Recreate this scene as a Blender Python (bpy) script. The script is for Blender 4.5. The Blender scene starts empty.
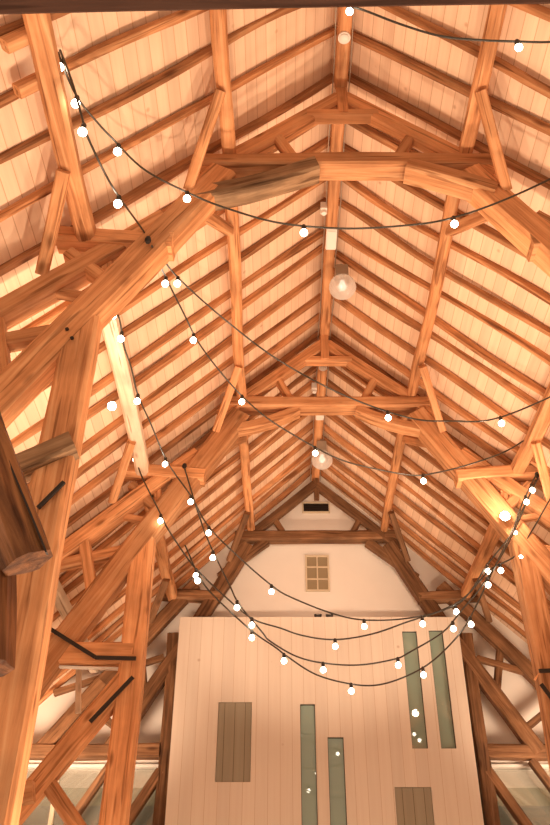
import bpy, bmesh, math, random
from mathutils import Vector, Matrix, noise

S = 1.3            # metres per layout unit
EYE = 1.6          # eye height, metres
F = 842.0
PITCH = math.radians(36.3)
sp, cp = math.sin(PITCH), math.cos(PITCH)
XR = 0.49          # ridge line (layout units)
SL = 0.98          # roof slope
ZR = 6.30          # underside of rafters at the ridge
FLOOR = -EYE / S
scene = bpy.context.scene
COL = scene.collection
R = random.Random(11)


def W(x, y, z):
    return Vector((x * S, y * S, z * S + EYE))


def at(px, py, Y):
    """Point of the photograph -> layout coordinates on the plane at depth Y."""
    u, v = px - 280.0, 412.5 - py
    d = F * cp - v * sp
    return (u * Y / d, Y, (F * sp + v * cp) * Y / d)


def wat(px, py, Y):
    return W(*at(px, py, Y))


# ------------------------------------------------------------------ materials
def new_mat(name):
    m = bpy.data.materials.new(name)
    m.use_nodes = True
    nt = m.node_tree
    nt.nodes.clear()
    out = nt.nodes.new('ShaderNodeOutputMaterial')
    return m, nt, out


def N(nt, typ, **kw):
    n = nt.nodes.new(typ)
    for k, v in kw.items():
        if k in n.inputs:
            n.inputs[k].default_value = v
        else:
            setattr(n, k, v)
    return n


def L(nt, a, ao, b, bi):
    nt.links.new(a.outputs[ao], b.inputs[bi])


def ramp(nt, stops):
    r = nt.nodes.new('ShaderNodeValToRGB')
    e = r.color_ramp.elements
    while len(e) < len(stops):
        e.new(0.5)
    for el, (p, c) in zip(e, stops):
        el.position = p
        el.color = (*c, 1)
    return r


def wood(name, dark, mid, light, rough=0.65, grain=1.0, stain=0.0, bump=0.25):
    """Timber with the grain running along each piece's own X axis."""
    m, nt, out = new_mat(name)
    tc = N(nt, 'ShaderNodeTexCoord')
    oi = N(nt, 'ShaderNodeObjectInfo')
    mp = N(nt, 'ShaderNodeMapping')
    mp.inputs['Scale'].default_value = (0.9, 11 * grain, 11 * grain)
    off = N(nt, 'ShaderNodeVectorMath', operation='SCALE')
    cmb = N(nt, 'ShaderNodeCombineXYZ')
    for i in 'XYZ':
        L(nt, oi, 'Random', cmb, i)
    L(nt, cmb, 0, off, 0)
    off.inputs['Scale'].default_value = 40
    L(nt, off, 0, mp, 'Location')
    L(nt, tc, 'Object', mp, 'Vector')
    n1 = N(nt, 'ShaderNodeTexNoise', Scale=1.0, Detail=6.0, Roughness=0.62, Distortion=0.6)
    L(nt, mp, 0, n1, 'Vector')
    r1 = ramp(nt, [(0.28, dark), (0.5, mid), (0.72, light)])
    L(nt, n1, 'Fac', r1, 'Fac')
    # broad patches of wear
    add = N(nt, 'ShaderNodeVectorMath', operation='ADD')
    L(nt, tc, 'Object', add, 0)
    L(nt, off, 0, add, 1)
    n2 = N(nt, 'ShaderNodeTexNoise', Scale=2.2, Detail=3.0)
    L(nt, add, 0, n2, 'Vector')
    r2 = ramp(nt, [(0.3, (0.62 - stain,) * 3), (0.6, (1.0, 1.0, 1.0))])
    L(nt, n2, 'Fac', r2, 'Fac')
    mul = N(nt, 'ShaderNodeMix', data_type='RGBA', blend_type='MULTIPLY')
    mul.inputs[0].default_value = 0.75
    L(nt, r1, 0, mul, 6)
    L(nt, r2, 0, mul, 7)
    # knots
    mk = N(nt, 'ShaderNodeMapping')
    mk.inputs['Scale'].default_value = (1.6, 4.5, 4.5)
    L(nt, add, 0, mk, 'Vector')
    vo = N(nt, 'ShaderNodeTexVoronoi', Scale=1.0)
    L(nt, mk, 0, vo, 'Vector')
    r3 = ramp(nt, [(0.05, (0.35, 0.27, 0.2)), (0.16, (1.0, 1.0, 1.0))])
    L(nt, vo, 'Distance', r3, 'Fac')
    mul2 = N(nt, 'ShaderNodeMix', data_type='RGBA', blend_type='MULTIPLY')
    mul2.inputs[0].default_value = 0.8
    L(nt, mul, 2, mul2, 6)
    L(nt, r3, 0, mul2, 7)
    # drying checks: thin dark splits along the grain
    mc = N(nt, 'ShaderNodeMapping')
    mc.inputs['Scale'].default_value = (1.1, 20, 20)
    L(nt, add, 0, mc, 'Vector')
    n4 = N(nt, 'ShaderNodeTexNoise', Scale=1.0, Detail=2.0)
    L(nt, mc, 0, n4, 'Vector')
    r4 = ramp(nt, [(0.60, (1.0, 1.0, 1.0)), (0.66, (0.42, 0.34, 0.28))])
    L(nt, n4, 'Fac', r4, 'Fac')
    mul3 = N(nt, 'ShaderNodeMix', data_type='RGBA', blend_type='MULTIPLY')
    mul3.inputs[0].default_value = 0.75
    L(nt, mul2, 2, mul3, 6)
    L(nt, r4, 0, mul3, 7)
    mul2 = mul3
    hs = N(nt, 'ShaderNodeHueSaturation')
    mr = N(nt, 'ShaderNodeMapRange')
    mr.inputs['To Min'].default_value = 0.8
    mr.inputs['To Max'].default_value = 1.2
    L(nt, oi, 'Random', mr, 'Value')
    L(nt, mr, 0, hs, 'Value')
    L(nt, mul2, 2, hs, 'Color')
    b = N(nt, 'ShaderNodeBsdfPrincipled', Roughness=rough)
    b.inputs['Specular IOR Level'].default_value = 0.25
    L(nt, hs, 0, b, 'Base Color')
    bp = N(nt, 'ShaderNodeBump', Strength=bump, Distance=0.02)
    L(nt, n1, 'Fac', bp, 'Height')
    L(nt, bp, 0, b, 'Normal')
    L(nt, b, 0, out, 0)
    return m


def boards(name, c1, c2, gap, axis, pitch, vary=0.14, rough=0.6, line=0.05, sheen=0.25):
    """Tongue-and-groove boarding: joints every `pitch` metres along `axis` (object space)."""
    m, nt, out = new_mat(name)
    tc = N(nt, 'ShaderNodeTexCoord')
    sx = N(nt, 'ShaderNodeSeparateXYZ')
    L(nt, tc, 'Object', sx, 0)
    dv = N(nt, 'ShaderNodeMath', operation='DIVIDE')
    dv.inputs[1].default_value = pitch
    L(nt, sx, axis, dv, 0)
    fr = N(nt, 'ShaderNodeMath', operation='FRACT')
    L(nt, dv, 0, fr, 0)
    fl = N(nt, 'ShaderNodeMath', operation='FLOOR')
    L(nt, dv, 0, fl, 0)
    wn = N(nt, 'ShaderNodeTexWhiteNoise', noise_dimensions='1D')
    L(nt, fl, 0, wn, 'W')
    mp = N(nt, 'ShaderNodeMapping')
    sc = [5.0, 5.0, 5.0]
    along = {'X': ('Y' if name.startswith('roof') else 'Z')}.get(axis, 'Y')
    sc['XYZ'.index(along)] = 0.5
    sc['XYZ'.index(axis)] = 16.0
    mp.inputs['Scale'].default_value = sc
    L(nt, tc, 'Object', mp, 'Vector')
    cm = N(nt, 'ShaderNodeCombineXYZ')
    L(nt, wn, 'Value', cm, 'XYZ'.index(along))
    sc2 = N(nt, 'ShaderNodeVectorMath', operation='SCALE')
    sc2.inputs['Scale'].default_value = 30
    L(nt, cm, 0, sc2, 0)
    L(nt, sc2, 0, mp, 'Location')
    n1 = N(nt, 'ShaderNodeTexNoise', Scale=1.0, Detail=4.0, Roughness=0.6)
    L(nt, mp, 0, n1, 'Vector')
    r1 = ramp(nt, [(0.3, c2), (0.62, c1)])
    L(nt, n1, 'Fac', r1, 'Fac')
    hs = N(nt, 'ShaderNodeHueSaturation')
    mr = N(nt, 'ShaderNodeMapRange')
    mr.inputs['To Min'].default_value = 1 - vary
    mr.inputs['To Max'].default_value = 1 + vary * 0.5
    L(nt, wn, 'Value', mr, 'Value')
    L(nt, mr, 0, hs, 'Value')
    L(nt, r1, 0, hs, 'Color')
    # knots
    vo = N(nt, 'ShaderNodeTexVoronoi', Scale=2.6)
    L(nt, tc, 'Object', vo, 'Vector')
    r3 = ramp(nt, [(0.03, (0.5, 0.36, 0.25)), (0.08, (1, 1, 1))])
    L(nt, vo, 'Distance', r3, 'Fac')
    mk = N(nt, 'ShaderNodeMix', data_type='RGBA', blend_type='MULTIPLY')
    mk.inputs[0].default_value = 0.5
    L(nt, hs, 0, mk, 6)
    L(nt, r3, 0, mk, 7)
    # joint
    sb = N(nt, 'ShaderNodeMath', operation='SUBTRACT')
    sb.inputs[1].default_value = 0.5
    L(nt, fr, 0, sb, 0)
    ab = N(nt, 'ShaderNodeMath', operation='ABSOLUTE')
    L(nt, sb, 0, ab, 0)
    gt = N(nt, 'ShaderNodeMath', operation='GREATER_THAN')
    gt.inputs[1].default_value = 0.5 - line
    L(nt, ab, 0, gt, 0)
    mx = N(nt, 'ShaderNodeMix', data_type='RGBA')
    L(nt, gt, 0, mx, 0)
    L(nt, mk, 2, mx, 6)
    mx.inputs[7].default_value = (*gap, 1)
    b = N(nt, 'ShaderNodeBsdfPrincipled', Roughness=rough)
    b.inputs['Specular IOR Level'].default_value = sheen
    L(nt, mx, 2, b, 'Base Color')
    L(nt, b, 0, out, 0)
    return m


def plain(name, col, rough=0.5, metal=0.0, spec=0.4, var=0.0, nscale=6.0):
    m, nt, out = new_mat(name)
    b = N(nt, 'ShaderNodeBsdfPrincipled', Roughness=rough, Metallic=metal)
    b.inputs['Specular IOR Level'].default_value = spec
    if var:
        tc = N(nt, 'ShaderNodeTexCoord')
        n = N(nt, 'ShaderNodeTexNoise', Scale=nscale, Detail=4.0)
        L(nt, tc, 'Object', n, 'Vector')
        r = ramp(nt, [(0.3, tuple(c * (1 - var) for c in col)), (0.7, col)])
        L(nt, n, 'Fac', r, 'Fac')
        L(nt, r, 0, b, 'Base Color')
    else:
        b.inputs['Base Color'].default_value = (*col, 1)
    L(nt, b, 0, out, 0)
    return m


def emit(name, col, strength):
    m, nt, out = new_mat(name)
    e = N(nt, 'ShaderNodeEmission', Strength=strength)
    e.inputs['Color'].default_value = (*col, 1)
    L(nt, e, 0, out, 0)
    return m


def glassy(name, col, clear, rough=0.04, refl=0.12):
    """Pane: partly clear, partly tinted, with a mirror reflection."""
    m, nt, out = new_mat(name)
    tr = N(nt, 'ShaderNodeBsdfTransparent')
    df = N(nt, 'ShaderNodeBsdfDiffuse')
    df.inputs['Color'].default_value = (*col, 1)
    mx = N(nt, 'ShaderNodeMixShader', Fac=1 - clear)
    L(nt, tr, 0, mx, 1)
    L(nt, df, 0, mx, 2)
    gl = N(nt, 'ShaderNodeBsdfGlossy', Roughness=rough)
    lw = N(nt, 'ShaderNodeLayerWeight', Blend=0.35)
    mr = N(nt, 'ShaderNodeMapRange')
    mr.inputs['To Min'].default_value = refl
    mr.inputs['To Max'].default_value = 0.8
    L(nt, lw, 'Facing', mr, 'Value')
    m2 = N(nt, 'ShaderNodeMixShader')
    L(nt, mr, 0, m2, 0)
    L(nt, mx, 0, m2, 1)
    L(nt, gl, 0, m2, 2)
    L(nt, m2, 0, out, 0)
    return m


M = {}
M['oak'] = wood('oak_orange', (0.40, 0.17, 0.07), (0.66, 0.32, 0.145), (0.80, 0.47, 0.25), grain=1.7, bump=0.4)
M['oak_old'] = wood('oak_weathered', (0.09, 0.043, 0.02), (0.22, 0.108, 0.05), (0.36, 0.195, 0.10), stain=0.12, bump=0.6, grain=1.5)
M['oak_grey'] = wood('oak_grey', (0.13, 0.075, 0.04), (0.31, 0.19, 0.105), (0.48, 0.32, 0.19), stain=0.2, bump=0.8, grain=1.4)
M['oak_hewn'] = wood('oak_hewn', (0.06, 0.024, 0.011), (0.22, 0.09, 0.036), (0.46, 0.21, 0.085), stain=0.2, grain=1.2, bump=1.0)
M['oak_dark'] = wood('oak_dark', (0.05, 0.022, 0.015), (0.085, 0.04, 0.027), (0.12, 0.06, 0.04), bump=0.3)
M['pale_wood'] = wood('pale_lit_wood', (0.6, 0.45, 0.32), (0.75, 0.6, 0.45), (0.85, 0.72, 0.58))  # pale batten wood; on the purlins its paleness stands for lamplight
M['rafter'] = wood('rafter_oak', (0.22, 0.09, 0.038), (0.50, 0.23, 0.10), (0.68, 0.37, 0.185), stain=0.1, bump=0.6, grain=1.6)
M['roof'] = boards('roof_boards', (0.90, 0.68, 0.50), (0.80, 0.57, 0.405), (0.62, 0.40, 0.25), 'X', 0.074 * S, vary=0.1, line=0.03)
M['clad'] = boards('clad_boards', (0.78, 0.71, 0.62), (0.74, 0.66, 0.57), (0.58, 0.46, 0.34), 'X', 0.135 * S, vary=0.05, line=0.016)
M['hatch'] = boards('hatch_boards', (0.36, 0.335, 0.26), (0.32, 0.30, 0.23), (0.13, 0.10, 0.07), 'X', 0.117 * S, vary=0.06, line=0.025)
M['plaster'] = plain('plaster', (0.90, 0.86, 0.80), 0.9, var=0.06, nscale=1.5, spec=0.1)
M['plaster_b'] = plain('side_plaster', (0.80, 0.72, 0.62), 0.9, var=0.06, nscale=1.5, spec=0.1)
M['sage'] = plain('sage_paint', (0.34, 0.35, 0.24), 0.8, var=0.05)
M['teal'] = plain('teal_paint', (0.16, 0.21, 0.19), 0.8, var=0.05)
M['floor'] = plain('stone_floor', (0.40, 0.32, 0.25), 0.6, var=0.2, nscale=1.2)
M['iron'] = plain('iron', (0.035, 0.03, 0.027), 0.5, 0.6)
M['cable'] = plain('cable_rubber', (0.035, 0.028, 0.018), 0.35, spec=0.6)
M['holder'] = plain('holder_rubber', (0.03, 0.025, 0.02), 0.4)
M['white'] = plain('white_plastic', (0.82, 0.79, 0.74), 0.4)
M['cream'] = plain('cream_paint', (0.72, 0.62, 0.46), 0.5, var=0.08)
M['vent'] = plain('vent_dark', (0.03, 0.018, 0.012), 0.6)
M['slot_glass'] = glassy('slot_glass', (0.27, 0.38, 0.32), 0.0, 0.02, 0.09)
M['gable_glass'] = glassy('gable_glass', (0.33, 0.27, 0.17), 0.0, 0.1, 0.06)
M['clear'] = glassy('clear_glass', (0.5, 0.5, 0.42), 0.75, 0.03, 0.10)
M['cap'] = plain('cap_metal', (0.42, 0.36, 0.29), 0.45, 0.4, var=0.15)
M['chrome'] = plain('chrome', (0.55, 0.55, 0.52), 0.15, 1.0)
M['black'] = plain('black_metal', (0.02, 0.02, 0.02), 0.4)
M['bulb'] = emit('bulb_glow', (1.0, 0.86, 0.66), 22.0)
M['lens'] = emit('lamp_lens', (1.0, 0.86, 0.66), 60.0)
M['pendbulb'] = emit('pendant_lamp', (1.0, 0.84, 0.64), 2.2)
mm, nt, out = new_mat('prismatic_glass')
tr = N(nt, 'ShaderNodeBsdfTransparent')
tr.inputs['Color'].default_value = (0.97, 0.95, 0.92, 1)
tl = N(nt, 'ShaderNodeBsdfTranslucent'); tl.inputs['Color'].default_value = (0.95, 0.92, 0.88, 1)
df = N(nt, 'ShaderNodeBsdfDiffuse'); df.inputs['Color'].default_value = (0.85, 0.82, 0.78, 1)
a = N(nt, 'ShaderNodeMixShader', Fac=0.5); L(nt, tl, 0, a, 1); L(nt, df, 0, a, 2)
lw = N(nt, 'ShaderNodeLayerWeight', Blend=0.5)
mr = N(nt, 'ShaderNodeMapRange'); mr.inputs['To Min'].default_value = 0.58; mr.inputs['To Max'].default_value = 0.85
L(nt, lw, 'Facing', mr, 'Value')
b_ = N(nt, 'ShaderNodeMixShader'); L(nt, mr, 0, b_, 0); L(nt, tr, 0, b_, 1); L(nt, a, 0, b_, 2)
gl = N(nt, 'ShaderNodeBsdfGlossy', Roughness=0.08)
c_ = N(nt, 'ShaderNodeMixShader', Fac=0.12); L(nt, b_, 0, c_, 1); L(nt, gl, 0, c_, 2)
L(nt, c_, 0, out, 0)
M['prism'] = mm


# ------------------------------------------------------------------ helpers
def link(name, me, mat, parent=None, mw=None, smooth=None):
    me.materials.clear()
    me.materials.append(mat)
    o = bpy.data.objects.new(name, me)
    COL.objects.link(o)
    mw = mw or Matrix.Identity(4)
    if parent is not None:
        o.parent = parent
        o.matrix_basis = PW[parent.name].inverted() @ mw
    else:
        o.matrix_basis = mw
    PW[o.name] = mw.copy()
    if smooth is not None:
        me.shade_smooth()
        me.set_sharp_from_angle(angle=math.radians(smooth))
    return o


PW = {}


def tag(o, label=None, cat=None, group=None, kind=None):
    if label: o['label'] = label
    if cat: o['category'] = cat
    if group: o['group'] = group
    if kind: o['kind'] = kind
    return o


def thing(name, label, cat, loc, group=None):
    o = bpy.data.objects.new(name, None)
    o.empty_display_size = 0.1
    COL.objects.link(o)
    o.location = loc
    PW[o.name] = Matrix.Translation(loc)
    return tag(o, label, cat, group, 'thing')


def frame(p0, p1, nrm):
    x = (p1 - p0).normalized()
    y = (nrm - x * nrm.dot(x)).normalized()
    z = x.cross(y)
    m = Matrix((x, y, z)).transposed().to_4x4()
    m.translation = p0
    return m


def timber(name, p0, p1, depth, thick, mat, nrm=(0, 1, 0), parent=None, seed=None, rough=0.03, bend=0.0,
           sag=0.0, taper=1.0, cham=0.13, step=0.22):
    """A sawn or hewn timber from p0 to p1 (world), `thick` along nrm, `depth` across it; crooked by rough/bend/sag."""
    p0, p1 = Vector(p0), Vector(p1)
    Ln = (p1 - p0).length
    seed = R.random() * 500 if seed is None else seed
    rr = random.Random(int(seed * 1000))
    n = max(3, int(Ln / step))
    t, d = thick / 2, depth / 2
    c = cham * min(thick, depth)
    base = [(t - c, d), (0, d), (-t + c, d), (-t, d - c), (-t, 0), (-t, -d + c), (-t + c, -d), (0, -d), (t - c, -d),
            (t, -d + c), (t, 0), (t, d - c)]
    bm = bmesh.new()
    rings = []
    for i in range(n + 1):
        s = i / n
        x = s * Ln
        k = 1 + (taper - 1) * s
        by = bend * math.sin(math.pi * s) + rough * 0.8 * noise.noise((x * 0.55, seed, 3.1)) * 1.6
        bz = sag * math.sin(math.pi * s) + rough * 0.8 * noise.noise((x * 0.55, seed, 9.7)) * 1.6
        ring = []
        for j, (a, b) in enumerate(base):
            q = 1 + rough * 3.2 * noise.noise((x * 1.3, seed + math.cos(j * 0.52) * 0.9, math.sin(j * 0.52) * 0.9))
            if rough > .045 and n > 20:
                q += rough * 1.6 * noise.noise((x * 5.0, seed * 2 + math.cos(j * 0.52) * 1.8, math.sin(j * 0.52) * 1.8))
            ring.append(bm.verts.new((x, a * k * q + by, b * k * q + bz)))
        rings.append(ring)
    m = len(base)
    for i in range(n):
        for j in range(m):
            bm.faces.new((rings[i][j], rings[i + 1][j], rings[i + 1][(j + 1) % m], rings[i][(j + 1) % m]))
    bm.faces.new(rings[0])
    bm.faces.new(list(reversed(rings[-1])))
    bmesh.ops.recalc_face_normals(bm, faces=bm.faces)
    me = bpy.data.meshes.new(name)
    bm.to_mesh(me)
    bm.free()
    return link(name, me, mat, parent, frame(p0, p1, Vector(nrm)), 32)


def box_bm(bm, x0, x1, y0, y1, z0, z1, bev=0.0):
    r = bmesh.ops.create_cube(bm, size=1.0)
    vs = r['verts']
    for v in vs:
        v.co = Vector((x0 + (v.co.x + .5) * (x1 - x0), y0 + (v.co.y + .5) * (y1 - y0), z0 + (v.co.z + .5) * (z1 - z0)))
    if bev:
        es = list({e for v in vs for e in v.link_edges})
        bmesh.ops.bevel(bm, geom=es, offset=bev, segments=2, affect='EDGES')


def mesh_obj(name, bm, mat, parent=None, mw=None, smooth=None):
    bmesh.ops.recalc_face_normals(bm, faces=bm.faces)
    me = bpy.data.meshes.new(name)
    bm.to_mesh(me)
    bm.free()
    return link(name, me, mat, parent, mw, smooth)


def box(name, lo, hi, mat, parent=None, bev=0.0):
    """Axis aligned box between two world corners; its origin at the box's centre."""
    c = (Vector(lo) + Vector(hi)) / 2
    h = [abs(hi[i] - lo[i]) / 2 for i in range(3)]
    bm = bmesh.new()
    box_bm(bm, -h[0], h[0], -h[1], h[1], -h[2], h[2], bev)
    return mesh_obj(name, bm, mat, parent, Matrix.Translation(c))


def lathe(name, prof, mat, parent=None, mw=None, seg=24, ribs=0.0, smooth=40):
    bm = bmesh.new()
    rings = []
    for r, z in prof:
        if r < 1e-6:
            rings.append([bm.verts.new((0, 0, z))])
        else:
            rings.append([bm.verts.new((r * (1 + ribs * (k % 2)) * math.cos(2 * math.pi * k / seg),
                                        r * (1 + ribs * (k % 2)) * math.sin(2 * math.pi * k / seg), z)) for k in range(seg)])
    for a, b in zip(rings, rings[1:]):
        for k in range(seg):
            f = [a[k % len(a)], a[(k + 1) % len(a)], b[(k + 1) % len(b)], b[k % len(b)]]
            f = list(dict.fromkeys(f))
            if len(f) > 2:
                bm.faces.new(f)
    return mesh_obj(name, bm, mat, parent, mw, smooth)


def tube(name, pts, r, mat, parent=None, seg=6):
    """A round cable along world points."""
    o0 = pts[0].copy()
    bm = bmesh.new()
    rings = []
    up = Vector((0, 0, 1))
    for i, p in enumerate(pts):
        t = (pts[min(i + 1, len(pts) - 1)] - pts[max(i - 1, 0)]).normalized()
        a = t.cross(up)
        if a.length < 0.1:
            a = t.cross(Vector((0, 1, 0)))
        a.normalize()
        b = t.cross(a)
        rings.append([bm.verts.new(p - o0 + r * (a * math.cos(2 * math.pi * k / seg) + b * math.sin(2 * math.pi * k / seg))) for k in range(seg)])
    for A, B in zip(rings, rings[1:]):
        for k in range(seg):
            bm.faces.new((A[k], A[(k + 1) % seg], B[(k + 1) % seg], B[k]))
    bm.faces.new(rings[0])
    bm.faces.new(list(reversed(rings[-1])))
    return mesh_obj(name, bm, mat, parent, Matrix.Translation(o0), 60)


ORD = ['first', 'second', 'third', 'fourth', 'fifth', 'sixth', 'seventh', 'eighth', 'ninth', 'tenth', 'eleventh', 'twelfth']

# ------------------------------------------------------------------ setting
Y0, YE = 0.7, 10.15
DW = 3.9
ZB = ZR + 0.122                     # underside of boarding at ridge
ZE = ZB - SL * DW
YF = 12.0


def struct(o):
    o['kind'] = 'structure'
    return o


struct(box('floor', W(XR - DW - .1, Y0, FLOOR - .1), W(XR + DW + .1, YF, FLOOR), M['floor']))
for side, nm in ((-1, 'wall_left'), (1, 'wall_right')):
    struct(box(nm, W(XR + side * DW, Y0, FLOOR), W(XR + side * (DW + .12), YF, ZE + .05), M['plaster_b']))
# boarded ceiling: both slopes
bm = bmesh.new()
for side in (-1, 1):
    q = []
    for d, up in ((0, 0), (DW + .15, 0), (DW + .15, .04), (0, .04)):
        for y in (Y0, YE + .1):
            q.append(bm.verts.new(W(XR + side * d, y, ZB - SL * d + up) - W(XR, 0, 0)))
    for a, b in ((0, 2), (2, 4), (4, 6), (6, 0)):
        bm.faces.new((q[a], q[a + 1], q[b + 1], q[b]))
    bm.faces.new((q[0], q[2], q[4], q[6]))
    bm.faces.new((q[1], q[3], q[5], q[7]))
struct(mesh_obj('ceiling', bm, M['roof'], None, Matrix.Translation(W(XR, 0, 0))))
# plastered gable
bm = bmesh.new()
zl = 2.46
prof = [(-DW, zl), (DW, zl), (DW, ZB - SL * DW + .02), (0, ZB + .02), (-DW, ZB - SL * DW + .02)]
fr = [bm.verts.new(W(d, YE, z) - W(0, YE, 0)) for d, z in prof]
bk = [bm.verts.new(W(d, YE + .1, z) - W(0, YE, 0)) for d, z in prof]
bm.faces.new(fr)
bm.faces.new(list(reversed(bk)))
for i in range(5):
    bm.faces.new((fr[i], fr[(i + 1) % 5], bk[(i + 1) % 5], bk[i]))
struct(mesh_obj('wall_far', bm, M['plaster'], None, Matrix.Translation(W(XR, YE, 0))))
# room seen through the glazing under the gable: pale wall, sage band, teal foot
struct(box('wall_beyond', W(XR - DW, YF - .06, FLOOR), W(XR + DW, YF, 3.2), M['plaster_b']))
struct(box('trim_1', W(XR - DW, YF - .09, 2.37), W(XR + DW, YF - .06, 2.59), M['sage']))
struct(box('trim_2', W(XR - DW, YF - .09, FLOOR), W(XR + DW, YF - .06, 2.37), M['teal']))
struct(box('ceiling_beyond', W(XR - DW, YE + .1, 3.2), W(XR + DW, YF, 3.28), M['plaster_b']))

# glazing either side, beneath the gable's tie beams
for n, side in ((2, -1), (3, 1)):
    e = bpy.data.objects.new(f'window_{n}', None)
    COL.objects.link(e)
    e.location = W(XR + side * 2.8, YE - .02, 1.0)
    PW[e.name] = Matrix.Translation(e.location)
    struct(e)
    xa, xb = XR + side * 1.86, XR + side * (DW - .03)
    x0, x1 = min(xa, xb), max(xa, xb)
    box('pane', W(x0, YE + .03, FLOOR + .05), W(x1, YE + .04, 2.42), M['clear'], e)
    box('window_head', W(x0, YE - .06, 2.42), W(x1, YE + .09, 2.45), M['white'], e, 0.006)
    box('window_jamb', W(xa - .02, YE - .02, FLOOR), W(xa + .03, YE + .08, 2.405), M['white'], e, 0.006)
    xm = XR + side * 3.02
    box('mullion', W(xm - .025, YE - .01, FLOOR), W(xm + .025, YE + .07, 2.405), M['cream'], e, 0.006)

# small six-pane window high in the gable
a, b = at(305, 556, YE), at(330, 592, YE)
e = bpy.data.objects.new('window_1', None)
COL.objects.link(e)
e.location = W((a[0] + b[0]) / 2, YE - .02, b[2])
PW[e.name] = Matrix.Translation(e.location)
struct(e)
x0, x1, z0, z1 = a[0], b[0], b[2], a[2]
fw = .022
bm = bmesh.new()
cx, cz = (x0 + x1) / 2, (z0 + z1) / 2
def lb(bm, xa, xb, za, zb, ya=-.035, yb=0.0):
    box_bm(bm, xa * S, xb * S, ya * S, yb * S, za * S, zb * S, .004)
wx, wz = (x1 - x0) / 2, (z1 - z0) / 2
lb(bm, -wx, -wx + fw, -wz, wz); lb(bm, wx - fw, wx, -wz, wz)
lb(bm, -wx + fw, wx - fw, wz - fw, wz); lb(bm, -wx + fw, wx - fw, -wz, -wz + fw)
mesh_obj('window_frame', bm, M['cream'], e, Matrix.Translation(W(cx, YE, cz)))
bm = bmesh.new()
lb(bm, -.009, .009, -wz + fw, wz - fw, -.03, -.005)
for k in (-1, 1):
    lb(bm, -wx + fw, wx - fw, k * wz / 3 - .009, k * wz / 3 + .009, -.031, -.006)
mesh_obj('glazing_bar', bm, M['cream'], e, Matrix.Translation(W(cx, YE, cz)))
box('pane', W(x0 + fw, YE - .016, z0 + fw), W(x1 - fw, YE - .006, z1 - fw), M['gable_glass'], e)

# ------------------------------------------------------------------ rafters, ridge, purlins
def roofpt(side, d, y, below=0.0):
    return W(XR + side * d, y, ZR - SL * d - below)


for side, sn in ((-1, 'left'), (1, 'right')):
    ys, y = [], 9.97
    while y > 1.2:
        ys.append(y)
        y -= .285 if y > 7.2 else .315 if y > 4.3 else .36
    count = {}
    for y in ys:
        y += R.uniform(-.03, .03) if y < 9.9 else 0
        z = ZR + .074
        p0 = W(XR + side * .045, y + R.uniform(-.02, .02), z - SL * .045)
        p1 = W(XR + side * (DW - .02), y + R.uniform(-.03, .03), z - SL * (DW - .02))
        o = timber('rafter', p0, p1, .064 * S * R.uniform(.9, 1.1), .047 * S * R.uniform(.8, 1.3), M['rafter'], (0, 1, 0),
                   rough=R.choice((.025, .04, .065)), bend=R.uniform(-.04, .04), sag=R.uniform(-.012, .012), step=.25)
        where = 'out from the far gable' if y > 7 else 'on this side of the middle truss' if y > 4 else 'on this side of the near truss'
        k = count[where] = count.get(where, 0) + 1
        tag(o, f'old oak rafter on the {sn} roof slope, {ORD[k - 1]} {where}', 'rafter', f'rafters of the {sn} roof slope', 'thing')

BAYS = [(0.8, 3.93, 'in the near bay'), (4.07, 6.93, 'between near and middle trusses'), (7.07, 9.98, 'between middle truss and gable')]
for (ya, yb, bn) in BAYS:
    o = timber('ridge_beam', W(XR, ya, ZR - .10), W(XR, yb, ZR - .10), .16 * S, .10 * S, M['oak'], (1, 0, 0), rough=.012)
    tag(o, f'orange oak ridge beam along the roof peak {bn}', 'beam', 'ridge beams', 'thing')
    for side, sn in ((-1, 'left'), (1, 'right')):
        r = R.uniform(.02, .035)
        o = timber('purlin', W(XR + side * .885, ya, 5.335), W(XR + side * .885, yb, 5.325), .108 * S, .105 * S, M['oak'], (1, 0, 0),
                   rough=r + .012, bend=R.uniform(-.05, .05), taper=R.uniform(.85, .98), cham=.22)
        tag(o, f'round-edged upper oak purlin under the {sn} rafters {bn}', 'purlin', 'purlins', 'thing')
        pale = side < 0 and ya > 4 and ya < 5  # this bay's lamplit look is put into a paler wood
        o = timber('purlin', W(XR + side * 1.83, ya, 4.40), W(XR + side * 1.83, yb, 4.40), .13 * S, .13 * S, M['pale_wood'] if pale else M['oak'], (1, 0, 0),
                   rough=r, bend=R.uniform(-.04, .04), cham=.2)
        tag(o, f'{"lamplit " if pale else ""}thick middle oak purlin under the {sn} rafters {bn}', 'purlin', 'purlins', 'thing')
        o = timber('purlin', W(XR + side * 2.72, ya, 3.52), W(XR + side * 2.72, yb, 3.52), .12 * S, .11 * S, M['pale_wood'], (1, 0, 0), rough=.015)  # pale tone stands in for strong lamplight on these
        tag(o, f'brightly lit lowest purlin over the {sn} aisle {bn}', 'purlin', 'purlins', 'thing')


# short packing blocks wedged between middle left purlin and boarding
for (px, py, tn) in ((19, 38, 'upper'), (31, 84, 'lower')):
    u, v = px - 280.0, 412.5 - py
    dx, dy, dz = u, F * cp - v * sp, F * sp + v * cp
    k = (ZR - .03 - SL * XR) / (dz - SL * dx)
    c = W(dx * k, dy * k, dz * k)
    o = timber('packing_block', c + Vector((-.09, 0, -.09)), c + Vector((.09, 0, .09)), .10, .10, M['oak'], (0, 1, 0), rough=.01)
    tag(o, f'short oak packing block under the boards beside the middle left purlin, {tn} of two', 'block', 'packing blocks', 'thing')

# ------------------------------------------------------------------ trusses
def D(side, d, Y, z):
    return W(XR + side * d, Y, z)


def strap(parent, p, q, Y, w=.032, name='iron_strap'):
    return timber(name, wat(*p, Y), wat(*q, Y), w * S, .018 * S, M['iron'], (0, 1, 0), parent=parent, rough=.0, cham=.1)


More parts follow.
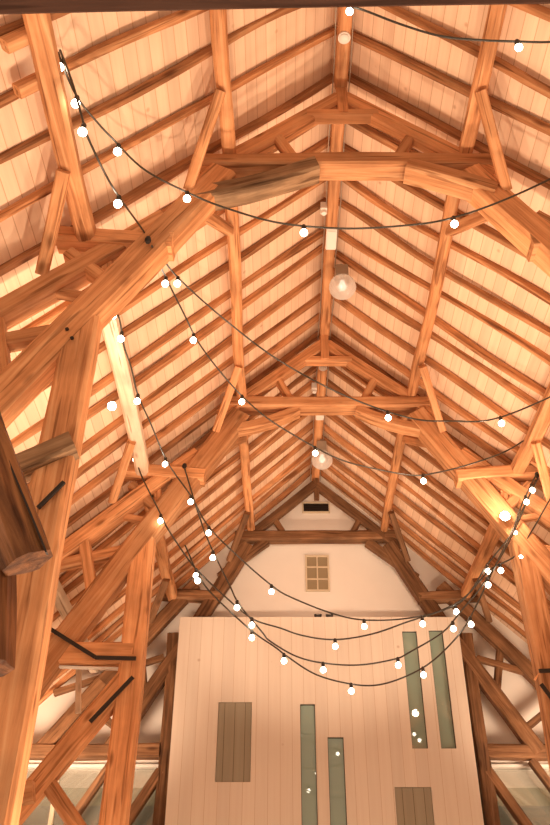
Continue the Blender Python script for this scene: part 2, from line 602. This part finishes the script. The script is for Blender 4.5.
def truss(Y, label, old, far=False, sides=(-1, 1)):
    t = thing('roof_truss', label, 'roof truss', W(XR, Y, FLOOR), 'oak roof trusses')
    a = M['oak_old'] if old else M['oak']
    b = M['oak_old'] if old else M['oak_grey']
    tk = .15 if far else .17
    rg = .03 if old else .018
    def mem(name, side, p, q, w, th=None, mat=None, dy=0.0, **k):
        k.setdefault('rough', rg)
        return timber(name, D(side, p[0], Y + dy, p[1]), D(side, q[0], Y + dy, q[1]), w * S, (th or tk) * S, mat or a, (0, 1, 0), parent=t, **k)
    timber('collar_beam', W(XR - 1.08, Y, 5.215 if Y < 5 else 5.235), W(XR + 1.08, Y, 5.215 if Y < 5 else 5.235), .135 * S, (tk + .01) * S, a, (0, 1, 0), parent=t, rough=rg)
    if not far:
        timber('yoke', W(XR - .28, Y - .03, 5.80), W(XR + .28, Y - .03, 5.80), .075 * S, .10 * S, a, (0, 1, 0), parent=t, rough=rg)
        timber('king_post', W(XR, Y - .06, 5.79), W(XR, Y - .06, 6.15), .085 * S, .07 * S, a, (0, 1, 0), parent=t, rough=rg)
    else:
        timber('king_post', W(XR, Y - .02, 5.80), W(XR, Y - .02, 6.12), .07 * S, .08 * S, a, (0, 1, 0), parent=t, rough=rg)
    for s in sides:
        if far:
            mem('principal_rafter', s, (.01, 6.02), (1.08, 5.07), .115, .10, dy=-.02)
            mem('queen_strut', s, (.55, 5.47), (.43, 5.25), .075, .07, dy=-.02)
        else:
            mem('principal_rafter', s, (.02, 6.03), (1.10, 5.08), .13, .115, dy=-.02)
            mem('queen_strut', s, (.52, 5.55), (.37, 5.24), .075, .08, dy=-.02)
        if Y < 5 and s < 0:
            mem('knee_brace', s, (.22, 5.15), (1.14, 4.85), .14, tk, mat=b, sag=.03 * S, dy=-.03, rough=.04)
        elif Y < 5:
            mem('knee_brace', s, (.45, 5.14), (1.06, 4.86), .12, tk, dy=-.03, sag=.02)
        elif far:
            mem('knee_brace', s, (.66, 5.17), (1.26, 4.66), .12, tk - .04, dy=.01, taper=.8)
        else:
            mem('knee_brace', s, (.30, 5.16), (1.10, 4.88), .10, tk - .03, sag=.05 * S * (-s), dy=-.01)
        if far:
            mem('lower_strut', s, (.93, 5.12), (1.60, 3.85), .17)
            mem('lower_strut', s, (1.58, 3.88), (2.42, 2.52), .17)
            mem('aisle_principal', s, (1.55, 4.55), (2.62, 3.26), .16, dy=.01)
            mem('aisle_principal', s, (2.58, 3.31), (3.22, 2.5), .16, dy=.01)
            mem('spur_tie', s, (1.24, 4.38), (2.0, 4.42), .13, dy=-.01)
            mem('aisle_cross_rail', s, (1.88, 3.62), (3.15, 3.2), .07, .08, dy=.03)
            mem('aisle_stud', s, (2.18, 3.72), (2.06, 3.14), .085, .08, dy=.03)
            mem('aisle_brace', s, (2.24, 2.72), (2.75, 3.08), .08, .09, dy=.03)
            mem('post', s, (1.78, FLOOR + 0.0), (1.78, 3.9), .15, dy=0)
            mem('tie_beam', s, (1.84, 2.535), (DW - .02, 2.525), .15, .17)
            mem('glazing_brace', s, (1.80, 2.32), (2.55, 1.10), .11, .12)
            mem('glazing_brace', s, (2.33, 2.45), (2.95, 1.45), .09, .10, dy=.02)
        else:
            mem('lower_strut', s, (.90, 5.10), (2.62, 2.22), .22, th=.185)
            mem('aisle_principal', s, (1.30, 4.74 if False else 4.62), (3.5, 2.62), .15, dy=.015, bend=0.0)
            mem('spur_tie', s, (1.22, 4.34), (2.02, 4.42), .13, dy=-.01)
            mem('aisle_brace', s, (1.93, 4.26), (1.58, 3.93), .09, .11)
            mem('aisle_stud', s, (1.70, 4.38), (1.64, 3.95), .08, .09, dy=.03)
            mem('aisle_stud', s, (2.33, 3.75), (2.13, 3.05), .10, .12)
            mem('aisle_rail', s, (1.78, 3.60), (2.72, 3.36), .10, .11, dy=.02)
            mem('post', s, (1.75, FLOOR), (1.75, 3.74), .21, .165)
            if Y < 5:
                mem('tie_beam', s, (1.82, 2.10), (DW - .02, 2.08), .18, .16, mat=b)
                mem('lower_brace', s, (1.65, 2.66), (2.9, 2.0), .135, .15, mat=b, dy=-.06, sag=.03, rough=.035)
            else:
                mem('tie_beam', s, (1.70, 2.58), (DW - .02, 2.56), .19, .155, mat=a)
                mem('lower_brace', s, (1.72, 2.44), (2.95, .75), .17, .15, mat=a)
            mem('aisle_brace', s, (2.08, 3.97), (1.56, 3.86), .06, .07, dy=.03)
            mem('counter_brace', s, (2.32, 1.58), (1.76, .95), .12, .12, dy=.01)
    return t


T1 = truss(4.0, 'near orange oak roof truss with a grey weathered knee brace under its collar', False)
T2 = truss(7.0, 'middle orange oak roof truss, collar halfway along the roof', False)
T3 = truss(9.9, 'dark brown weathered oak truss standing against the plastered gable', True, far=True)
# iron straps and bolts on the two oak trusses
strap(T2, (44, 625), (95, 657), 6.88)
strap(T2, (95, 657.5), (136, 658.5), 6.86)
strap(T2, (90, 722), (133, 677), 6.88)
strap(T2, (539, 671), (562, 670), 6.86)
strap(T2, (541, 684), (556, 704), 6.86)
strap(T1, (38, 508), (64, 482), 3.89, .022)
tag(timber('lit_underside_strip', wat(34, 666, 6.98), wat(119, 669, 6.98), .014 * S, .05 * S, M['white'], (0, 1, 0), parent=T2, rough=.0), 'added white strip for the lit underside of the tie')  # added strip: the tie's brightly lit underside put in as white
for (px, py) in ((67, 329), (72, 338)):
    c = wat(px, py, 3.90)
    lathe('bolt_head', [(0, -.006), (.016, -.006), (.016, .006), (0, .006)], M['iron'], T1, Matrix.Translation(c) @ Matrix.Rotation(math.pi / 2, 4, 'X'), 8)

# wind braces: from each purlin down to the truss beyond it
for (Y, tn) in ((4.0, 'near truss'), (7.0, 'middle truss'), (9.9, 'gable truss')):
    old = Y > 9
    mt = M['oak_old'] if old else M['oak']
    for side, sn in ((-1, 'left'), (1, 'right')):
        o = timber('wind_brace', W(XR + side * .90, Y - .62, 5.25), W(XR + side * 1.14, Y - .07, 4.87), .085 * S, .075 * S, mt, (1, 0, 0), rough=.02)
        tag(o, f'slender oak brace from the upper {sn} purlin down to the {tn}', 'brace', 'wind braces', 'thing')
        o = timber('wind_brace', W(XR + side * 1.84, Y - .66, 4.33), W(XR + side * 2.08, Y - .05, 4.06), .09 * S, .08 * S, mt, (1, 0, 0), rough=.02)
        tag(o, f'slender oak brace from the middle {sn} purlin down to the {tn}', 'brace', 'wind braces', 'thing')
        if not old:
            o = timber('wind_brace', W(XR + side * 1.06, Y + .08, 4.80), W(XR + side * .90, Y + .66, 5.27), .085 * S, .075 * S, mt, (1, 0, 0), rough=.02)
            tag(o, f'short oak brace from the {tn} up to the upper {sn} purlin beyond it', 'brace', 'wind braces', 'thing')

# dark beam close overhead, and the hewn timbers close on the left
DY = 1.05
p, q = at(0, -10.0, DY), at(550, -20.0, DY)
k = (q[2] - p[2]) / (q[0] - p[0])
o = timber('dark_tie_beam', W(XR - DW + .01, DY, p[2] + k * (XR - DW - p[0])), W(XR + DW - .01, DY, p[2] + k * (XR + DW - p[0])), .062 * S, .10 * S, M['oak_dark'], (0, 1, 0), rough=.006)
tag(o, 'dark brown beam crossing overhead along the top edge of the view', 'beam', None, 'thing')
hb = thing('hewn_frame_end', 'rough hewn dark log end with a long crack above its post stub', 'timber frame', wat(44, 572, 2.25))
timber('log', wat(-50, 365, 2.10), wat(28, 563, 2.25), .145 * S, .17 * S, M['oak_hewn'], (0, 1, 0), parent=hb, rough=.06, cham=.37, step=.03, seed=5)
timber('shake_crack', wat(0, 462, 2.145), wat(31, 553, 2.16), .006 * S, .02 * S, M['vent'], (0, 1, 0), parent=hb, rough=.09, step=.03, seed=8)
timber('post_stub', wat(-12, 523, 2.32), wat(-9, 668, 2.32), .165 * S, .15 * S, M['oak_hewn'], (0, 1, 0), parent=hb, rough=.05, cham=.25, step=.03, seed=17)
o = timber('stub_rail', wat(5, 797, 6.6), wat(34, 791, 6.6), .15 * S, .1 * S, M['oak'], (0, 1, 0), rough=.01)
tag(o, 'short reddish oak rail low between the left posts', 'rail', None, 'thing')
o = timber('pale_batten', wat(79, 660, 8.4), wat(78, 713, 8.4), .055 * S, .04 * S, M['pale_wood'], (0, 1, 0), rough=.004)
tag(o, 'pale upright batten in the left aisle beyond the strapped tie', 'batten', None, 'thing')

# ------------------------------------------------------------------ boarded partition with slot windows and hatches
YP = 9.70
def px_rect(x0, y0, x1, y1):
    a, b = at(x0, y0, YP), at(x1, y1, YP)
    return [a[0], b[0], b[2], a[2]]
tl, tr_ = at(180, 617, YP), at(457, 618, YP)
PX0, PX1, PZ1 = tl[0], tr_[0], tl[2]
PZ0 = FLOOR
def slot(x0t, x1t, yt, yb):
    """opening from the photograph: top corners give the width"""
    a, b, c = at(x0t, yt, YP), at(x1t, yt, YP), at(x0t, yb, YP)
    return [a[0], b[0], c[2], a[2]]
slots = [slot(300, 315, 704, 900), slot(327.5, 343.5, 737, 900), slot(402, 416.5, 631, 748.5), slot(428.5, 442.5, 630, 748.5)]
hats = [slot(218.5, 252, 702, 782), slot(394.5, 431, 787, 880)]
holes = slots + hats
xs = sorted({PX0, PX1, *[h[0] for h in holes], *[h[1] for h in holes]})
zs = sorted({PZ0, PZ1, *[h[2] for h in holes], *[h[3] for h in holes]})
bm = bmesh.new()
org = W(PX0, YP, PZ0)
TH = .07
vmap = {}
def vtx(x, y, z):
    kk = (round(x, 5), round(y, 5), round(z, 5))
    if kk not in vmap:
        vmap[kk] = bm.verts.new(W(x, y, z) - org)
    return vmap[kk]
solid = {}
for i in range(len(xs) - 1):
    for j in range(len(zs) - 1):
        mx_, mz_ = (xs[i] + xs[i + 1]) / 2, (zs[j] + zs[j + 1]) / 2
        solid[i, j] = not any(h[0] < mx_ < h[1] and h[2] < mz_ < h[3] for h in holes)
for (i, j), sol in solid.items():
    if not sol:
        continue
    xa, xb, za, zb = xs[i], xs[i + 1], zs[j], zs[j + 1]
    for y in (YP, YP + TH):
        bm.faces.new((vtx(xa, y, za), vtx(xb, y, za), vtx(xb, y, zb), vtx(xa, y, zb)))
    for (di, dj, p, q) in ((-1, 0, (xa, za), (xa, zb)), (1, 0, (xb, za), (xb, zb)), (0, -1, (xa, za), (xb, za)), (0, 1, (xa, zb), (xb, zb))):
        if not solid.get((i + di, j + dj), False):
            bm.faces.new((vtx(p[0], YP, p[1]), vtx(q[0], YP, q[1]), vtx(q[0], YP + TH, q[1]), vtx(p[0], YP + TH, p[1])))
part = thing('boarded_partition', 'tall pale vertical-boarded partition with narrow slot windows below the gable', 'partition', W((PX0 + PX1) / 2, YP, FLOOR))
mesh_obj('cladding', bm, M['clad'], part, Matrix.Translation(org))
for h in slots:
    bm = bmesh.new()
    cx, cz = (h[0] + h[1]) / 2, (h[2] + h[3]) / 2
    wx, wz = (h[1] - h[0]) / 2, (h[3] - h[2]) / 2
    g = .006
    for a in ((-wx + .001, -wx + g, -wz + .001, wz - .001), (wx - g, wx - .001, -wz + .001, wz - .001), (-wx + g, wx - g, wz - g, wz - .001), (-wx + g, wx - g, -wz + .001, -wz + g)):
        box_bm(bm, a[0] * S, a[1] * S, .02 * S, .065 * S, a[2] * S, a[3] * S)
    f = mesh_obj('slot_window', bm, M['vent'], part, Matrix.Translation(W(cx, YP, cz)))
    box('pane', W(h[0] + g, YP + .035, h[2] + g), W(h[1] - g, YP + .045, h[3] - g), M['slot_glass'], f)
for h in hats:
    tag(box('hatch', W(h[0] + .004, YP + .012, h[2] + .004), W(h[1] - .004, YP + .05, h[3] - .004), M['hatch'], part), 'grey-brown boarded hatch')

# vent in the gable
a, b = at(302, 503, YE), at(330, 513.5, YE)
v = thing('air_vent', 'dark slatted rectangular vent near the top of the gable', 'vent', W((a[0] + b[0]) / 2, YE, b[2]))
x0, x1, z0, z1 = a[0], b[0], b[2], a[2]
bm = bmesh.new()
wx, wz = (x1 - x0) / 2, (z1 - z0) / 2
f_ = .018
lb(bm, -wx, -wx + f_, -wz, wz); lb(bm, wx - f_, wx, -wz, wz)
lb(bm, -wx + f_, wx - f_, wz - f_, wz); lb(bm, -wx + f_, wx - f_, -wz, -wz + f_)
VC = Matrix.Translation(W((x0 + x1) / 2, YE, (z0 + z1) / 2))
mesh_obj('vent_frame', bm, M['cream'], v, VC)
bm = bmesh.new()
lb(bm, -wx + f_, wx - f_, -wz + f_, wz - f_, -.008, 0)
for kx in range(4):
    zz = -wz + f_ + (kx + .5) * (2 * wz - 2 * f_) / 4
    lb(bm, -wx + f_, wx - f_, zz - .006, zz + .006, -.028, -.008)
mesh_obj('slats', bm, M['vent'], v, VC)


# ------------------------------------------------------------------ fittings along the ridge
RB = ZR - .18            # underside of ridge beam
def ridge_y(py):
    v = 412.5 - py
    return RB * (F * cp - v * sp) / (F * sp + v * cp)
for py, tn in ((37, 'before the near truss'), (367, 'just beyond the middle truss')):
    y = ridge_y(py)
    c = W(XR, y, RB)
    s_ = thing('smoke_detector', f'round white smoke detector under the ridge beam {tn}', 'smoke detector', c, 'smoke detectors')
    lathe('base', [(0, .012), (.062, .012), (.062, -.012), (0, -.012)], M['white'], s_, Matrix.Translation(c - Vector((0, 0, .012))))
    lathe('sensor_cap', [(.05, 0), (.05, -.016), (.034, -.03), (0, -.032)], M['white'], s_, Matrix.Translation(c - Vector((0, 0, .024))))
for py, tn in ((237.5, 'between the near and middle trusses'), (412, 'beyond the middle truss')):
    y = ridge_y(py)
    e = thing('emergency_light', f'white rectangular light panel under the ridge beam {tn}', 'emergency light', W(XR, y, RB), 'emergency lights')
    box('housing', W(XR - .05, y - .13, RB - .035), W(XR + .05, y + .13, RB + .005), M['white'], e, .008)
    box('diffuser', W(XR - .04, y - .115, RB - .045), W(XR + .04, y + .115, RB - .034), M['white'], e, .006)
for py, tn in ((210, 'beyond the near truss'), (389, 'beyond the middle truss')):
    y = ridge_y(py)
    s_ = thing('alarm_sounder', f'small white box on the side of the ridge beam {tn}', 'alarm', W(XR - .09, y, RB + .03), 'alarm sounders')
    box('backbox', W(XR - .115, y - .04, RB - .02), W(XR - .055, y + .04, RB + .07), M['white'], s_, .006)
    lathe('sounder_cap', [(0, -.03), (.03, -.03), (.036, 0), (.036, .02), (0, .02)], M['white'], s_, Matrix.Translation(W(XR - .085, y, RB - .03)), 14)
for dx, sn in ((-.066, 'left'), (.066, 'right')):
    pts = [W(XR + dx + .006 * math.sin(i * 1.7), .9 + i * .35, ZR - .13 + .012 * math.sin(i * 2.3)) for i in range(27)]
    o = tube('wiring_conduit', pts, .006, M['cap'], None, 6)
    tag(o, f'thin pale wire running along the {sn} side of the ridge beams', 'wire', 'ridge wiring', 'thing')

# glass pendants
for (cpx, cpy, Y, ztop, tn) in ((342.5, 287, 5.86, RB, 'between the near and middle trusses'), (322, 460, 8.92, RB, 'nearest the gable')):
    g = at(cpx, cpy, Y)
    c = W(*g)
    top = W(g[0], Y, ztop)
    p = thing('pendant_lamp', f'round ribbed glass pendant lamp hanging from the ridge {tn}', 'pendant lamp', top, 'glass pendants')
    r = .128 * S
    box('gallery_cap', c + Vector((-.062 * S, -.062 * S, r * .86)), c + Vector((.062 * S, .062 * S, r * .86 + .15 * S)), M['cap'], p, .012)
    lathe('stem', [(0, 0), (.022, 0), (.022, top.z - c.z - r), (0, top.z - c.z - r)], M['cap'], p, Matrix.Translation(c + Vector((0, 0, r))), 12)
    prof = []
    for k in range(15):
        th = math.radians(38 + k * (180 - 38) / 14)
        prof.append((r * math.sin(th) * (1.0 if th < 1.6 else 1.02), r * math.cos(th) * .93))
    prof[-1] = (0, prof[-1][1])
    gb = lathe('glass_globe', prof, M['prism'], p, Matrix.Translation(c), 48, .025, None)
    prof = [(0, .07), (.028, .06), (.03, .03), (.05, -.01), (.052, -.04), (.035, -.075), (0, -.088)]
    lathe('lamp_bulb', prof, M['pendbulb'], p, Matrix.Translation(c + Vector((0, 0, .04))), 16)

# ------------------------------------------------------------------ festoon strings
def catmull(pts, n=10):
    out = []
    P = [pts[0] * 2 - pts[1]] + pts + [pts[-1] * 2 - pts[-2]]
    for i in range(1, len(P) - 2):
        for k in range(n):
            t = k / n
            a, b, c, d = P[i - 1], P[i], P[i + 1], P[i + 2]
            out.append(.5 * ((2 * b) + (c - a) * t + (2 * a - 5 * b + 4 * c - d) * t * t + (3 * b - a - 3 * c + d) * t ** 3))
    out.append(pts[-1])
    return out


def proj(p):
    x, y, z = p.x / S, p.y / S, (p.z - EYE) / S
    d = y * cp + z * sp
    return 280 + F * x / d, 412.5 - F * (-y * sp + z * cp) / d


NB = 0
def festoon(label, pts, bulbs, group='festoon strings', br=.033):
    global NB
    wp = [wat(*p) for p in pts]
    curve = catmull(wp, 8)
    pr = [proj(c) for c in curve]
    t = thing('festoon_string', label, 'string lights', curve[0], group)
    tube('cable', curve, .0095, M['cable'], t, 6)
    for (bx, by) in bulbs:
        i = min(range(len(curve)), key=lambda k: (pr[k][0] - bx) ** 2 + (pr[k][1] + 7 - by) ** 2)
        c = curve[i]
        hd = lathe('lamp_holder', [(0, .012), (.014, .012), (.021, -.004), (.021, -.045), (.017, -.05), (0, -.05)], M['holder'], t, Matrix.Translation(c), 10)
        prof = [(.015, -.044), (.02, -.056)] + [(br * math.sin(math.radians(a)), -.05 - br - br * math.cos(math.radians(180 - a)) * -1) for a in range(40, 180, 20)] + [(0, -.05 - 2 * br)]
        prof = [(.014, -.044)] + [(br * math.sin(math.radians(a)), -.052 - br * .95 + br * math.cos(math.radians(a))) for a in range(30, 180, 12)] + [(0, -.052 - 1.95 * br)]
        lathe('bulb', prof, M['bulb'], hd, Matrix.Translation(c), 18, smooth=80)
        NB += 1


festoon('festoon string crossing just in front of the near truss, below its collar',
        [(58, 52, 2.7), (67, 76, 2.8), (79, 100, 2.9), (97, 122, 3.05), (112, 138, 3.2), (145, 170, 3.5), (193, 195, 3.75), (229, 209, 3.8), (280, 223, 3.8), (346, 228.5, 3.8), (410, 225, 3.8), (448, 219, 3.8), (494, 204, 3.75), (550, 179, 3.7), (600, 150, 3.6)],
        [(59, 68), (74.5, 105), (116, 153), (187, 200), (305, 232), (454, 224)])
festoon('festoon string along the upper right, behind the dark overhead beam',
        [(325, 2, 2.5), (349, 6, 2.5), (366, 11, 2.5), (400, 24, 2.5), (440, 36, 2.5), (478, 40, 2.5), (517, 41.5, 2.5), (550, 42, 2.5), (600, 38, 2.5)],
        [(349, 13), (519, 46)], br=.027)
festoon('festoon string sloping from top left down to the middle truss and back up right',
        [(60, 50, 2.72), (73, 85, 2.76), (84, 125, 2.85), (89, 140, 2.9), (112, 186, 3.2), (140, 226, 3.8), (165, 262, 4.4), (184.5, 284, 4.6), (226.5, 321, 5.0), (280, 361, 5.3), (346, 396, 5.6), (410, 418, 5.7), (452, 421, 5.7), (494, 419, 5.7), (550, 397, 5.6), (600, 370, 5.5)],
        [(81, 132), (118, 207), (177.4, 286), (386, 418), (498, 424)])
festoon('long festoon string from the near left strut down past the second pendant',
        [(152, 246, 3.88), (159, 263, 4.3), (169, 284, 4.6), (186, 318, 5.0), (197, 340, 5.2), (216, 366.5, 5.5), (242, 396, 5.8), (270, 420, 6.1), (311, 445, 6.3), (339, 459, 6.4), (367, 467, 6.5), (410, 475, 6.5), (435, 473, 6.5), (474, 463, 6.5), (512, 448, 6.5), (550, 421, 6.4), (590, 390, 6.3)],
        [(161.6, 286), (191, 342), (239, 403), (315, 456), (421.5, 480), (527.5, 447)])
festoon('uppermost swag of festoon lights across the boarded partition, below the gable window',
        [(113, 308, 4.6), (119.6, 320, 4.7), (124, 346, 4.9), (131, 367, 5.1), (138, 395, 5.4), (150, 422, 5.8), (168, 463, 6.6), (191, 496, 6.8), (209, 527, 7.0), (242, 560, 7.2), (275, 588, 7.4), (295, 599, 7.5), (331, 613, 7.5), (364, 620, 7.5), (410, 618, 7.4), (452, 607, 7.3), (470, 592, 7.2), (487, 565, 7.1), (510, 535, 6.95), (522, 504, 6.85), (537, 473, 6.8)],
        [(112, 318), (121.5, 339), (136, 401), (163.7, 466), (190, 502), (206, 534), (272.5, 593), (365, 626), (456, 612), (487, 571), (511, 532), (529, 504), (520, 487)])
festoon('second swag of festoon lights from the top across the boarded partition',
        [(135, 448, 6.7), (140, 472, 6.8), (158, 509, 6.85), (168, 529, 6.9), (188, 559, 7.05), (200, 573, 7.1), (224, 595.6, 7.2), (252, 618.5, 7.3), (280, 628, 7.4), (303, 635.6, 7.4), (335, 639.6, 7.4), (372, 634, 7.4), (410, 621, 7.3), (440, 611, 7.2), (465, 597, 7.1), (490, 570, 7.0), (515, 556, 6.95), (530, 534, 6.9), (549, 501, 6.85), (575, 455, 6.8)],
        [(135.6, 462), (159, 524), (196.5, 577), (254, 624), (334.7, 646), (420, 623), (498, 571), (520, 560)])
festoon('third swag of festoon lights from the top across the boarded partition',
        [(184.5, 468, 6.85), (198.5, 514, 6.95), (211, 547, 7.05), (229, 584, 7.2), (239, 604, 7.25), (262, 632, 7.35), (270, 641, 7.35), (295.5, 656, 7.4), (323, 663, 7.4), (359, 665, 7.4), (395, 659, 7.4), (410, 652, 7.35), (443, 632, 7.25), (461, 611, 7.15), (484, 583, 7.0), (510, 540, 6.9), (536, 480, 6.8)],
        [(211, 557), (239, 608), (324, 668), (397, 663), (451, 629.5), (488, 583)])
festoon('lowest swag of festoon lights across the boarded partition',
        [(185, 545, 7.0), (200, 578, 7.1), (216, 598, 7.2), (252, 631, 7.35), (275, 647, 7.4), (288, 657, 7.45), (316, 674.5, 7.5), (351, 684, 7.5), (379.5, 684.7, 7.5), (410, 674.5, 7.45), (435, 659, 7.35), (461, 632, 7.25), (476, 606, 7.1), (500, 556, 6.95), (538, 478, 6.8)],
        [(199, 583), (252.5, 636), (284.5, 661), (352, 690.5), (422.5, 674), (470.5, 626)])
for (p, q, tn) in (((148, 240), 3.86, 'near left strut'), ((537, 475), 6.82, 'middle right spur tie'), ((184.5, 466), 6.86, 'middle left strut')):
    c = wat(*p, q)
    o = lathe('cable_hook', [(0, -.03), (.022, -.03), (.03, -.005), (.022, .03), (0, .03)], M['iron'], None, Matrix.Translation(c), 10)
    tag(o, f'black cable hook fixed to the {tn}', 'hook', 'cable hooks', 'thing')


# ------------------------------------------------------------------ lamps
WARM = (1.0, 0.68, 0.455)
def light(name, typ, loc, power, size=.1, col=WARM, aim=None, ang=120, blend=.8):
    l = bpy.data.lights.new(name, typ)
    l.energy = power
    l.color = col
    if typ == 'AREA':
        l.shape = 'DISK'
        l.size = size
    else:
        l.shadow_soft_size = size
    if typ == 'SPOT':
        l.spot_size = math.radians(ang)
        l.spot_blend = blend
    o = bpy.data.objects.new(name, l)
    COL.objects.link(o)
    o.location = loc
    if aim is not None:
        o.rotation_euler = (Vector(aim) - Vector(loc)).to_track_quat('-Z', 'Y').to_euler()
    return o


def floodlight(label, pos, aim, r, lens, group):
    aim = Vector(aim)
    q = (aim - pos).to_track_quat('Z', 'Y').to_matrix().to_4x4()
    mw = Matrix.Translation(pos) @ q
    t = thing('floodlight', label, 'floodlight', pos, group)
    lathe('housing', [(0, -r * 1.3), (r * .55, -r * 1.25), (r * .95, -r * .5), (r, 0), (r * .9, .004), (r * .86, -.006)], M['black'], t, mw, 20)
    lathe('reflector', [(r * .86, -.006), (r * .6, -r * .45), (r * .3, -r * .6)], M['chrome'], t, mw, 20)
    lathe('lens', [(r * .84, -.004), (0, .004)], lens, t, mw, 20)
    bm = bmesh.new()
    box_bm(bm, -.012, .012, -.012, .012, -r * 1.6, -r * .9)
    mesh_obj('bracket', bm, M['black'], t, mw)


M['lens_off'] = glassy('lens_glass', (0.5, 0.5, 0.45), 0.3, 0.03, 0.3)
fy = YP + .03
for px, tn in ((318, 'the left one of the pair'), (329.5, 'the right one of the pair')):
    g = at(px, 616, fy)
    pos = W(g[0], fy, PZ1 + .045)
    floodlight(f'small black floodlight on top of the boarded partition, {tn}', pos, pos + Vector((0, -.55, .95)), .062, M['lens_off'], 'partition floodlights')
    light('partition_flood_lamp', 'SPOT', pos + Vector((0, -.06,   .12)), 24, .05, aim=W(XR, 6.6, 6.0), ang=140)
p1 = wat(112, 406, 5.15)
floodlight('glaring round floodlight by the left purlin between the two oak trusses', p1, Vector((0, 0, 2.5)), .05, M['lens'], 'strut floodlights')
light('purlin_flood_lamp', 'POINT', p1 + Vector((.10, -.16, .0)), 13, .08)
p2 = wat(505, 516, 6.80)
floodlight('glaring round floodlight on the right strut of the middle truss', p2, Vector((0, 0, 2.2)), .065, M['lens'], 'strut floodlights')
light('strut_flood_lamp', 'POINT', p2 + Vector((-.05, -.2, .03)), 34, .06)

# added upward fill spots for the roof, no fixtures in view
for (x, y, z, pw, ax, ay, an) in ((XR - 2.4, 4.6, 0.8, 420, XR - 1.3, 4.0, 118), (XR + 2.5, 4.8, 0.8, 620, XR + 1.3, 4.2, 118),
                                  (XR - .9, 4.3, -.6, 1030, XR - .8, 3.2, 112), (XR + .9, 4.3, -.6, 960, XR + .8, 3.2, 112),
                                  (XR - 1.4, 6.2, -.4, 200, XR - 1.2, 5.4, 105), (XR + 1.4, 6.2, -.4, 200, XR + 1.2, 5.4, 105)):
    light('added_uplight', 'SPOT', W(x, y, z), pw, .12, aim=W(ax, ay, 6.0), ang=an)
for sd in (-1, 1):
    light('gable_fill', 'SPOT', W(XR + sd * 1.5, 7.3, 2.6), 250, .12, aim=W(XR - sd * .3, YE, 5.0), ang=76)  # added unseen spots, fill to brighten the gable plaster
    light('gable_fill', 'SPOT', W(XR + sd * .55, 5.6, 3.4), 260, .12, aim=W(XR, YE, 5.5), ang=44)
    light('aisle_fill', 'SPOT', W(XR + sd * 3.2, 8.5, 1.5), 640, .5, aim=W(XR + sd * 2.75, YE, 3.25), ang=78, blend=.5)  # added unseen fill for the aisles and their plaster, with the points below
    light('aisle_fill', 'POINT', W(XR + sd * 3.0, 7.4, .9), 40, .12)
    light('aisle_fill', 'POINT', W(XR + sd * 2.6, 2.4, 1.4), 55, .15)
light('floor_fill', 'POINT', W(XR - .8, 7.6, -.9), 100, .15)  # added unseen low fill to brighten the foot of the partition
light('floor_fill', 'POINT', W(XR + 1.0, 7.6, -.9), 75, .15)
light('side_room_lamp', 'POINT', W(XR - 2.7, 11.2, 2.9), 20, .15, (1, .80, .58))
light('side_room_lamp', 'POINT', W(XR + 2.7, 11.2, 2.9), 20, .15, (1, .80, .58))

w = bpy.data.worlds.new('World')
scene.world = w
w.use_nodes = True
bg = w.node_tree.nodes.get('Background')
bg.inputs[0].default_value = (1.0, 0.68, 0.46, 1)
bg.inputs[1].default_value = 0.95

# ------------------------------------------------------------------ camera
cam = bpy.data.cameras.new('Camera')
cam.sensor_width = 36
cam.sensor_fit = 'AUTO'
cam.lens = 36 * F / 825
cam.shift_x = -5 / 825
cam.clip_end = 100
co = bpy.data.objects.new('Camera', cam)
COL.objects.link(co)
co.location = (0, 0, EYE)
co.rotation_euler = (math.pi / 2 + PITCH, 0, 0)
scene.camera = co
vs = scene.view_settings
vs.view_transform = 'Standard'
vs.look = 'None'
vs.exposure = -0.2
vs.gamma = 1
vs.use_curve_mapping = False
scene.cycles.max_bounces = 8
scene.cycles.diffuse_bounces = 5
scene.cycles.use_denoising = True
scene.cycles.sample_clamp_indirect = 6
